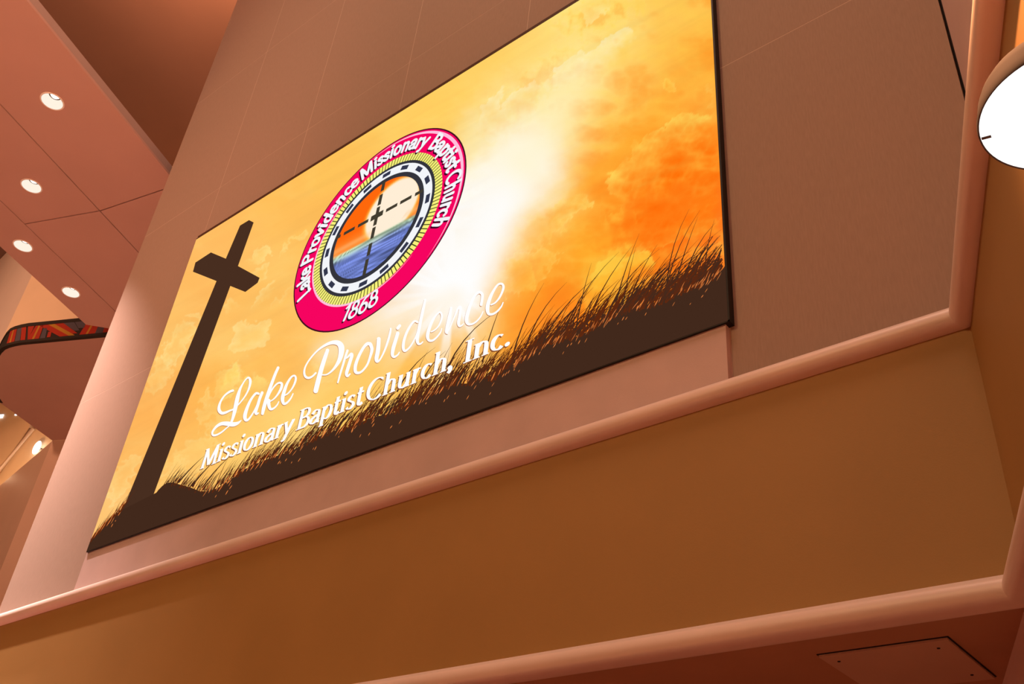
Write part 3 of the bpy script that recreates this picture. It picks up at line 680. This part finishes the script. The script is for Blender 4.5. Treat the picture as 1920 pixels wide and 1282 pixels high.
# ---- script line, digitised strokes (x, y, width)
T1 = (390, 660, 190/1522); T2 = (560, 600, 220/1763); T3 = (760, 520, 200/1602)
script = [
 (T1, [(385,583,30),(330,605,28),(260,660,22),(205,740,24),(178,820,34),(180,880,44),(215,920,40),(270,915,32),(340,885,24),(390,865,20),(440,820,16),(490,770,16),(560,680,18),(610,590,22),(640,500,30),(645,430,36),(625,390,26),(585,410,18),(535,480,18),(490,570,32),(455,690,50),(425,830,52),(400,940,42),(380,1010,34),(365,1050,30)]),
 (T1, [(512,1030,8),(460,1070,36),(390,1090,58),(300,1080,58),(220,1080,44),(150,1115,34),(95,1175,26),(75,1225,26),(95,1255,28),(150,1245,24),(220,1205,20),(280,1155,16),(335,1110,14)]),
 (T1, [(770,630,30),(735,625,30),(690,670,28),(640,750,32),(590,870,42),(565,970,48),(580,1025,40),(620,1015,26),(670,950,20),(720,860,16),(770,740,14)]),
 (T1, [(825,615,36),(790,700,36),(760,800,38),(730,890,40),(735,935,30),(770,920,16)]),
 (T1, [(1065,240,34),(1020,340,36),(960,500,40),(900,670,44),(850,840,46),(830,930,36)]),
 (T1, [(850,900,14),(900,740,14),(950,610,18),(1010,520,20),(1070,470,24),(1118,480,32),(1110,550,34),(1060,640,24),(1000,710,18),(930,755,14)]),
 (T1, [(925,730,40),(925,800,44),(950,860,36),(1000,850,24),(1050,800,18),(1075,750,12)]),
 (T1, [(1165,655,18),(1210,630,18),(1270,560,20),(1315,470,26),(1330,400,28),(1310,360,24),(1260,385,24),(1200,480,32),(1155,600,44),(1130,710,46),(1150,780,34),(1200,765,26),(1255,700,20),(1290,630,14)]),
 (T2, [(270,800,22),(220,850,24),(160,875,30),(110,850,30),(95,780,26),(120,690,20),(190,580,20),(290,470,22),(400,390,32),(510,345,46),(600,350,66),(648,400,78),(652,490,70),(625,600,54),(570,700,36),(500,780,24),(430,825,18),(360,830,16)]),
 (T2, [(445,460,44),(400,590,52),(350,750,56),(310,900,60),(285,1000,62),(268,1070,60)]),
 (T2, [(745,465,30),(715,550,30),(680,670,28),(640,800,26),(600,945,20)]),
 (T2, [(690,600,12),(740,570,22),(800,515,32),(812,540,40),(790,610,42),(755,720,44),(730,810,40),(745,850,28),(785,815,16)]),
 (T2, [(1085,365,46),(1040,365,42),(980,430,36),(910,560,38),(865,690,42),(865,780,42),(910,800,34),(970,770,26),(1040,680,26),(1085,560,32),(1112,450,42),(1095,380,46)]),
 (T2, [(1215,290,50),(1210,380,52),(1200,480,54),(1180,590,50),(1195,630,34),(1240,590,20),(1300,470,24),(1350,330,28),(1385,200,28),(1395,135,22)]),
 (T2, [(1500,205,44),(1465,320,46),(1430,440,48),(1420,530,40),(1450,560,30),(1500,530,20),(1525,490,14)]),
 (T2, [(1500,132,40),(1530,92,38)]),
 (T3, [(195,680,26),(150,665,28),(90,730,28),(30,840,32),(-10,960,36),(-20,1060,38),(0,1110,32),(50,1085,24),(110,1010,20),(170,890,16),(210,760,14)]),
 (T3, [(310,345,28),(280,480,38),(245,640,40),(215,790,42),(190,930,42),(205,1000,34),(240,1005,22),(275,975,14)]),
 (T3, [(400,825,16),(450,800,18),(510,740,20),(550,650,24),(560,580,28),(535,530,26),(490,560,24),(430,640,32),(375,760,42),(345,880,44),(365,950,34),(420,955,28),(480,910,22),(535,840,18),(560,775,12)]),
 (T3, [(700,465,30),(680,560,38),(650,700,42),(630,820,42),(642,848,22)]),
 (T3, [(640,840,14),(690,740,16),(740,620,18),(790,500,26),(830,450,32),(840,480,36),(825,600,38),(810,690,40),(825,740,28),(865,725,18),(885,700,10)]),
 (T3, [(1150,420,34),(1165,330,36),(1165,260,38),(1120,230,36),(1060,280,32),(1000,390,38),(955,520,46),(930,640,46),(950,705,36),(1010,710,26),(1080,670,22),(1140,600,18),(1180,520,12)]),
 (T3, [(1300,420,18),(1360,390,20),(1420,320,24),(1465,230,28),(1485,150,32),(1460,105,28),(1400,120,26),(1330,220,32),(1275,340,44),(1245,460,50),(1260,550,38),(1320,560,28),(1390,520,24),(1450,450,20),(1480,385,14)])]
la = Layer(SY - 0.0075); lb = Layer(SY - 0.0062)
for (ox, oy, sc_), pts in script:
    a = np.array(pts, float); a[:, 0] = ox + a[:, 0]*sc_; a[:, 1] = oy + a[:, 1]*sc_; a[:, 2] = a[:, 2]*sc_*1.16
    c_ = catmull(a, 6); c_[:, 2] = np.maximum(c_[:, 2], .8)
    L1, R1 = ribbon(c_)
    la.strip(list(zip(*p2s(L1[:, 0], L1[:, 1]))), list(zip(*p2s(R1[:, 0], R1[:, 1]))))
    lb.strip(list(zip(*p2s(L1[:, 0]-1.0, L1[:, 1]+1.2))), list(zip(*p2s(R1[:, 0]-1.0, R1[:, 1]+1.2))))
la.build('script_lettering', E_white, None, 'white script lettering reading Lake Providence')
lb.build('script_lettering_shade', E_shade)

# ---- a small stroke font: cap height 1, 'l' straight segments, 'c' curves, 's' serif bars (x, y, half width)
def arc(cx_, cy_, rx, ry, a0, a1, n=9):
    return [(cx_ + rx*math.cos(math.radians(a0+(a1-a0)*k_/n)), cy_ + ry*math.sin(math.radians(a0+(a1-a0)*k_/n))) for k_ in range(n+1)]
GL = {
 'L': (.62, [('l', [(.14,1),(.14,0)]), ('l', [(.1,.07),(.58,.07)])], []),
 'P': (.68, [('l', [(.16,1),(.16,0)]), ('c', [(.16,.95),(.36,.95)] + arc(.36,.72,.24,.23,80,-80) + [(.16,.48)])], []),
 'M': (.98, [('l', [(.16,1),(.12,0)]), ('l', [(.17,.98),(.48,.06)]), ('l', [(.48,.06),(.80,.98)]), ('l', [(.80,1),(.84,0)])], [(.12,0,.12),(.85,0,.14),(.12,.98,.09),(.86,.98,.09)]),
 'B': (.70, [('l', [(.17,1),(.17,0)]), ('c', [(.17,.97),(.36,.97)] + arc(.36,.755,.2,.215,80,-80) + [(.17,.53)]), ('c', [(.17,.53),(.38,.53)] + arc(.38,.28,.24,.25,80,-80) + [(.17,.03)])], [(.15,.98,.13),(.15,.02,.13)]),
 'C': (.80, [('c', arc(.46,.5,.38,.49,48,312,14))], [(.74,.82,.015)]),
 'I': (.36, [('l', [(.18,1),(.18,0)])], [(.18,.98,.16),(.18,.02,.16)]),
 'a': (.56, [('c', [(.10,.50),(.18,.62),(.30,.65),(.42,.58),(.44,.42),(.44,.25),(.44,.10),(.46,.03),(.55,.04)]), ('c', [(.44,.40),(.26,.34),(.10,.24),(.09,.10),(.20,.02),(.34,.06),(.44,.18)])], []),
 'k': (.56, [('l', [(.13,1),(.13,0)]), ('l', [(.48,.66),(.14,.28)]), ('l', [(.24,.40),(.52,0)])], []),
 'e': (.56, [('c', [(.09,.37),(.3,.38),(.49,.38)] + arc(.29,.38,.20,.27,0,180,6)[0:] + [(.09,.3),(.13,.13),(.27,.03),(.42,.06),(.50,.15)])], []),
 'r': (.42, [('l', [(.15,.66),(.15,0)]), ('c', [(.15,.42),(.22,.56),(.31,.62),(.40,.60)])], [(.11,.64,.07),(.15,.02,.13)]),
 'o': (.60, [('c', arc(.30,.33,.22,.31,100,460,16))], []),
 'v': (.54, [('l', [(.06,.66),(.27,.02)]), ('l', [(.27,.02),(.48,.66)])], []),
 'i': (.30, [('l', [(.15,.66),(.15,0)]), ('d', (.16,.90))], [(.10,.64,.07),(.15,.02,.13)]),
 'd': (.60, [('c', arc(.28,.33,.19,.31,60,380,14)), ('l', [(.47,1),(.47,0)])], []),
 'n': (.64, [('l', [(.15,.66),(.15,0)]), ('c', [(.15,.46),(.24,.59),(.36,.64),(.46,.57),(.49,.42),(.49,.2),(.49,0)])], [(.10,.64,.07),(.15,.02,.13),(.49,.02,.13)]),
 'c': (.52, [('c', arc(.30,.33,.21,.31,48,315,12))], []),
 's': (.46, [('c', [(.38,.54),(.28,.64),(.14,.60),(.10,.48),(.22,.37),(.34,.28),(.38,.15),(.27,.03),(.13,.05),(.07,.14)])], []),
 'y': (.56, [('l', [(.08,.66),(.29,.04)]), ('c', [(.50,.66),(.38,.34),(.27,.0),(.18,-.22),(.06,-.26)])], [(.10,.65,.10),(.48,.65,.08)]),
 'p': (.62, [('l', [(.15,.66),(.15,-.28)]), ('c', [(.15,.44),(.22,.57),(.34,.65),(.48,.58),(.54,.36),(.47,.10),(.33,.02),(.15,.12)])], [(.10,.64,.07),(.16,-.27,.13)]),
 't': (.40, [('c', [(.19,.88),(.18,.6),(.18,.3),(.19,.10),(.27,.02),(.38,.10)]), ('l', [(.05,.63),(.37,.63)])], []),
 'h': (.64, [('l', [(.15,1.04),(.15,0)]), ('c', [(.15,.46),(.24,.59),(.36,.64),(.46,.57),(.49,.42),(.49,.2),(.49,0)])], [(.10,1.02,.07),(.15,.02,.13),(.49,.02,.13)]),
 'u': (.64, [('c', [(.15,.66),(.15,.4),(.15,.18),(.22,.05),(.34,.04),(.44,.12),(.48,.22)]), ('l', [(.49,.66),(.49,0)])], [(.11,.64,.07),(.45,.64,.07),(.54,.02,.07)]),
 ',': (.26, [('d', (.12,.07)), ('c', [(.16,.06),(.15,-.06),(.07,-.16)])], []),
 '.': (.26, [('d', (.13,.08))], []),
 '1': (.42, [('l', [(.08,.76),(.26,.98)]), ('l', [(.26,1),(.26,0)])], []),
 '8': (.60, [('c', arc(.30,.75,.18,.23,270,-90,12)), ('c', arc(.30,.26,.22,.26,90,450,12))], []),
 '6': (.60, [('c', [(.48,.95),(.30,.86),(.14,.62),(.09,.36)] + arc(.30,.29,.21,.28,170,520,14))], []),
 ' ': (.30, [], []),
}
def glyph_strips(ch, style, wt):
    """list of (left, right) edge lists in em units"""
    adv, st, ser = GL[ch]; out = []
    def wid(t):
        if style == 'sans': return np.full(len(t), wt)
        a = np.arctan2(t[:, 1], t[:, 0]); return .055 + wt*np.abs(np.sin(a + .32))**1.4
    for kind, *dat in st:
        if kind == 'd':
            r_ = wt*.62 if style == 'sans' else .095
            ring = [(dat[0][0] + r_*math.cos(2*PI*k_/12), dat[0][1] + r_*math.sin(2*PI*k_/12)) for k_ in range(12)]
            out.append((ring[:7], [ring[0]] + ring[:6:-1] + [ring[6]])); continue
        p = np.array(dat[0], float)
        if kind == 'c': p = catmull(p, 4)
        else:
            t_ = np.linspace(0, 1, 5)[:, None]; p = p[0]*(1-t_) + p[1]*t_
        t = np.gradient(p, axis=0); w_ = wid(t)
        L1, R1 = ribbon(np.c_[p, w_], caps=(style == 'sans'))
        out.append(([tuple(q) for q in L1], [tuple(q) for q in R1]))
    if style == 'serif':
        for (x, y, h_) in ser:
            xs = np.linspace(x-h_, x+h_, 5)
            out.append(([(q, y+.025) for q in xs], [(q, y-.025) for q in xs]))
    return out
def word_width(w_): return sum(GL[c][0] for c in w_)

# ---- serif line
base_v, cap = 0.381, 0.168
def span(p0, p1): return float(p2s(*p0)[0]), float(p2s(*p1)[0])
E_shade2 = emis('letter_shade_brown', (150, 88, 46))
words = [('Missionary', 1.425, span((0, 0), (553, 792))[1]), ('Baptist', span((555.5, 808), (0, 0))[0], span((0, 0), (682, 751))[1]),
         ('Church,', span((688, 742), (0, 0))[0], span((0, 0), (851, 688))[1]), ('Inc.', span((869, 683), (0, 0))[0], 4.53)]
for wtx, u0, u1 in words:
    la = Layer(SY - 0.0077); lb = Layer(SY - 0.0064)
    kx = (u1-u0)/word_width(wtx); x = 0
    for ch in wtx:
        for L1, R1 in glyph_strips(ch, 'serif', .125):
            for lay_, du, dv in ((la, 0, 0), (lb, -.008, -.007)):
                lay_.strip([(u0 + (x+q[0])*kx + du, base_v + q[1]*cap + dv) for q in L1], [(u0 + (x+q[0])*kx + du, base_v + q[1]*cap + dv) for q in R1])
        x += GL[ch][0]
    la.build('serif_word', E_white, None, 'white serif lettering reading ' + wtx)
    lb.build('serif_word_shade', E_shade2)

# ---- church seal
CU, CV, RR = 2.970, 2.086, 0.932
seal = Layer(SY - 0.003)
def ring(lay_, r0, r1, mi, a0=0, a1=360, n=96, y=None, off=(0, 0)):
    A = [math.radians(a0 + (a1-a0)*k_/n) for k_ in range(n+1)]
    lay_.strip([(CU + off[0] + r1*RR*math.cos(a), CV + off[1] + r1*RR*math.sin(a)) for a in A], [(CU + off[0] + r0*RR*math.cos(a), CV + off[1] + r0*RR*math.sin(a)) for a in A], mi)
E_pink = emis('seal_crimson', (246, 4, 96)); E_line = emis('seal_outline', (70, 14, 34)); E_lite = emis('seal_highlight', (255, 190, 220)); E_yel = emis('seal_yellow', (248, 242, 122))
E_tick = emis('seal_tick', (62, 66, 22)); E_char = emis('seal_charcoal', (52, 52, 60)); E_swhite = emis('seal_white', (244, 246, 250)); E_ink = emis('seal_ink', (60, 8, 34)); E_bar = emis('seal_bar', (66, 60, 48)); E_dash = emis('seal_dash', (52, 56, 78))
o_ = Layer(SY - 0.0030); ring(o_, 0.5, 1.012, 0); o_.build('seal_outline', E_line, None, 'dark outline of the round seal')
o_ = Layer(SY - 0.0034); ring(o_, 0.5, 0.998, 0); o_.build('seal_band', E_pink, None, 'crimson outer band of the round seal')
hl = Layer(SY - 0.0038)
def crescent(lay_, r, wmax, ac, half, mi, n=60):
    A = [math.radians(ac - half + 2*half*k_/n) for k_ in range(n+1)]; W_ = [wmax*max(0, math.cos((a - math.radians(ac))/math.radians(half)*PI/2)) for a in A]
    lay_.strip([(CU + r*RR*math.cos(a), CV + r*RR*math.sin(a)) for a in A], [(CU + (r-w_)*RR*math.cos(a), CV + (r-w_)*RR*math.sin(a)) for a, w_ in zip(A, W_)], mi)
crescent(hl, .982, .032, 32, 75, 0); crescent(hl, .775, .03, -140, 95, 0)
hl.build('seal_highlight', E_lite, None, 'pale pink highlight on the seal band')
o_ = Layer(SY - 0.0042); ring(o_, 0.5, 0.756, 0); o_.build('seal_rope_ring', E_yel, None, 'yellow ring with dark ticks')
o_ = Layer(SY - 0.0046)
for i in range(116):
    a = 2*PI*i/116; w_ = .0048
    o_.poly([(CU + RR*(r*math.cos(a) + s_*w_*-math.sin(a)), CV + RR*(r*math.sin(a) + s_*w_*math.cos(a))) for r, s_ in ((.66, 1), (.756, 1), (.756, -1), (.66, -1))])
o_.build('seal_ticks', E_tick)
o_ = Layer(SY - 0.0050); ring(o_, 0.5, 0.678, 0); ring(o_, 0.40, 0.55, 0); o_.build('seal_dark_ring', E_char, None, 'charcoal rings of the seal')
o_ = Layer(SY - 0.0054); ring(o_, 0.556, 0.648, 0); o_.build('seal_white_ring', E_swhite, None, 'white ring with dark dashes')
for i in range(16):
    a = 2*PI*i/16; w_ = .048; o_ = Layer(SY - 0.0058)
    o_.poly([(CU + RR*(r*math.cos(a) + s_*w_*-math.sin(a)), CV + RR*(r*math.sin(a) + s_*w_*math.cos(a))) for r, s_ in ((.582, 1), (.628, 1), (.628, -1), (.582, -1))])
    o_.build('seal_dash', E_dash)
# round picture in the middle: setting sun over water
NR, NA = 44, 120
rr_, aa_ = np.meshgrid(np.linspace(0.0005, 0.508, NR), np.linspace(0, 2*PI, NA))
X_ = rr_*np.cos(aa_); Z_ = rr_*np.sin(aa_)
cc = np.empty(X_.shape + (3,)); cc[:] = (255, 104, 12)
def lay2(col, m): 
    global cc
    cc = cc*(1-m[..., None]) + np.array(col, float)*m[..., None]
lay2((255, 150, 60), smooth(-Z_, -.12, .1)*.8)
ds = np.hypot(X_-.17, Z_-.12)
lay2((255, 190, 70), smooth(1-ds/.37, 0, .2)); lay2((255, 238, 214), smooth(1-ds/.33, 0, .12))
lay2((255, 205, 150), smooth(.02-np.abs(Z_+.05), -.03, .02)*.4*(ds > .25))
st_ = vnoise(X_*4+20, Z_*70+50, 301)
wat = smooth(-Z_, .10, .13)
water = np.array([178, 205, 170.])*(1-smooth(-Z_, .12, .24)[..., None]) + np.array([112, 130, 205.])*smooth(-Z_, .12, .24)[..., None]
water = water*(.62 + .65*st_[..., None]); cc = cc*(1-wat[..., None]) + water*wat[..., None]
lay2((238, 244, 226), smooth(1-np.abs(X_-.05)/.2, 0, 1)*smooth(-Z_, .1, .14)*smooth(Z_, -.3, -.1)*.6*st_)
cl = np.clip(cc, 0, 255)/255; cl = np.where(cl <= .04045, cl/12.92, ((cl+.055)/1.055)**2.4)
P4 = np.stack([CU + X_*RR + SX, np.full_like(X_, SY - 0.0062), CV + Z_*RR + SZ0], -1)
tag(grid_mesh('seal_sunset', P4, NR, NA, cl, M_art, scr), 'sun setting over water inside the seal')
o_ = Layer(SY - 0.0066)
def rect(x0, x1, z0, z1, sk=0): o_.poly([(CU + x*RR, CV + z*RR) for x, z in ((x0, z0), (x1, z0), (x1, z1), (x0, z1))])
b_ = .021
for z0, z1 in ((.415, .53), (.25, .375), (-.125, .0), (-.31, -.175), (-.512, -.345)): rect(-.012-b_, -.012+b_, z0, z1)
rect(-.012-b_, -.012+b_, .02, .23)
for x0, x1 in ((-.53, -.465), (-.425, -.285), (-.245, -.115), (.10, .235), (.268, .40), (.44, .53)): rect(x0, x1, .128-.019, .128+.019)
rect(-.085, .065, .128-.03, .128+.03)
o_.build('seal_cross_bars', E_bar, None, 'dark dashed cross inside the seal')
# lettering round the seal
la = Layer(SY - 0.0072); lb = Layer(SY - 0.0065)
for wtx, a0, a1 in (('Lake', 207.5, 183.0), ('Providence', 180.5, 117.6), ('Missionary', 115.6, 56.5), ('Baptist', 52.4, 12.6), ('Church', 9.8, -27.0)):
    ka = (a1-a0)/word_width(wtx); x = 0
    for ch in wtx:
        for L1, R1 in glyph_strips(ch, 'sans', .20):
            for lay_, d_ in ((la, (0, 0)), (lb, (-.012, -.012))):
                f2 = lambda q: (CU + d_[0] + RR*(.806 + .152*q[1])*math.cos(math.radians(a0 + ka*(x+q[0]))), CV + d_[1] + RR*(.806 + .152*q[1])*math.sin(math.radians(a0 + ka*(x+q[0]))))
                lay_.strip([f2(q) for q in L1], [f2(q) for q in R1])
        x += GL[ch][0]
la.build('seal_lettering', E_swhite, None, 'white church name round the seal')
lb.build('seal_lettering_shade', E_ink)
la = Layer(SY - 0.0072); lb = Layer(SY - 0.0065)
x = 0; ka = (-75.0 + 102.0)/word_width('1868')
for ch in '1868':
    for L1, R1 in glyph_strips(ch, 'sans', .15):
        for lay_, d_ in ((la, (0, 0)), (lb, (-.012, -.012))):
            f2 = lambda q: (CU + d_[0] + RR*(.925 - .155*q[1])*math.cos(math.radians(-102 + ka*(x + q[0] + .12*q[1]))), CV + d_[1] + RR*(.925 - .155*q[1])*math.sin(math.radians(-102 + ka*(x + q[0] + .12*q[1]))))
            lay_.strip([f2(q) for q in L1], [f2(q) for q in R1])
    x += GL[ch][0]
la.build('seal_year', E_swhite, None, 'white year 1868 on the seal')
lb.build('seal_year_shade', E_ink)
reparent(scr)
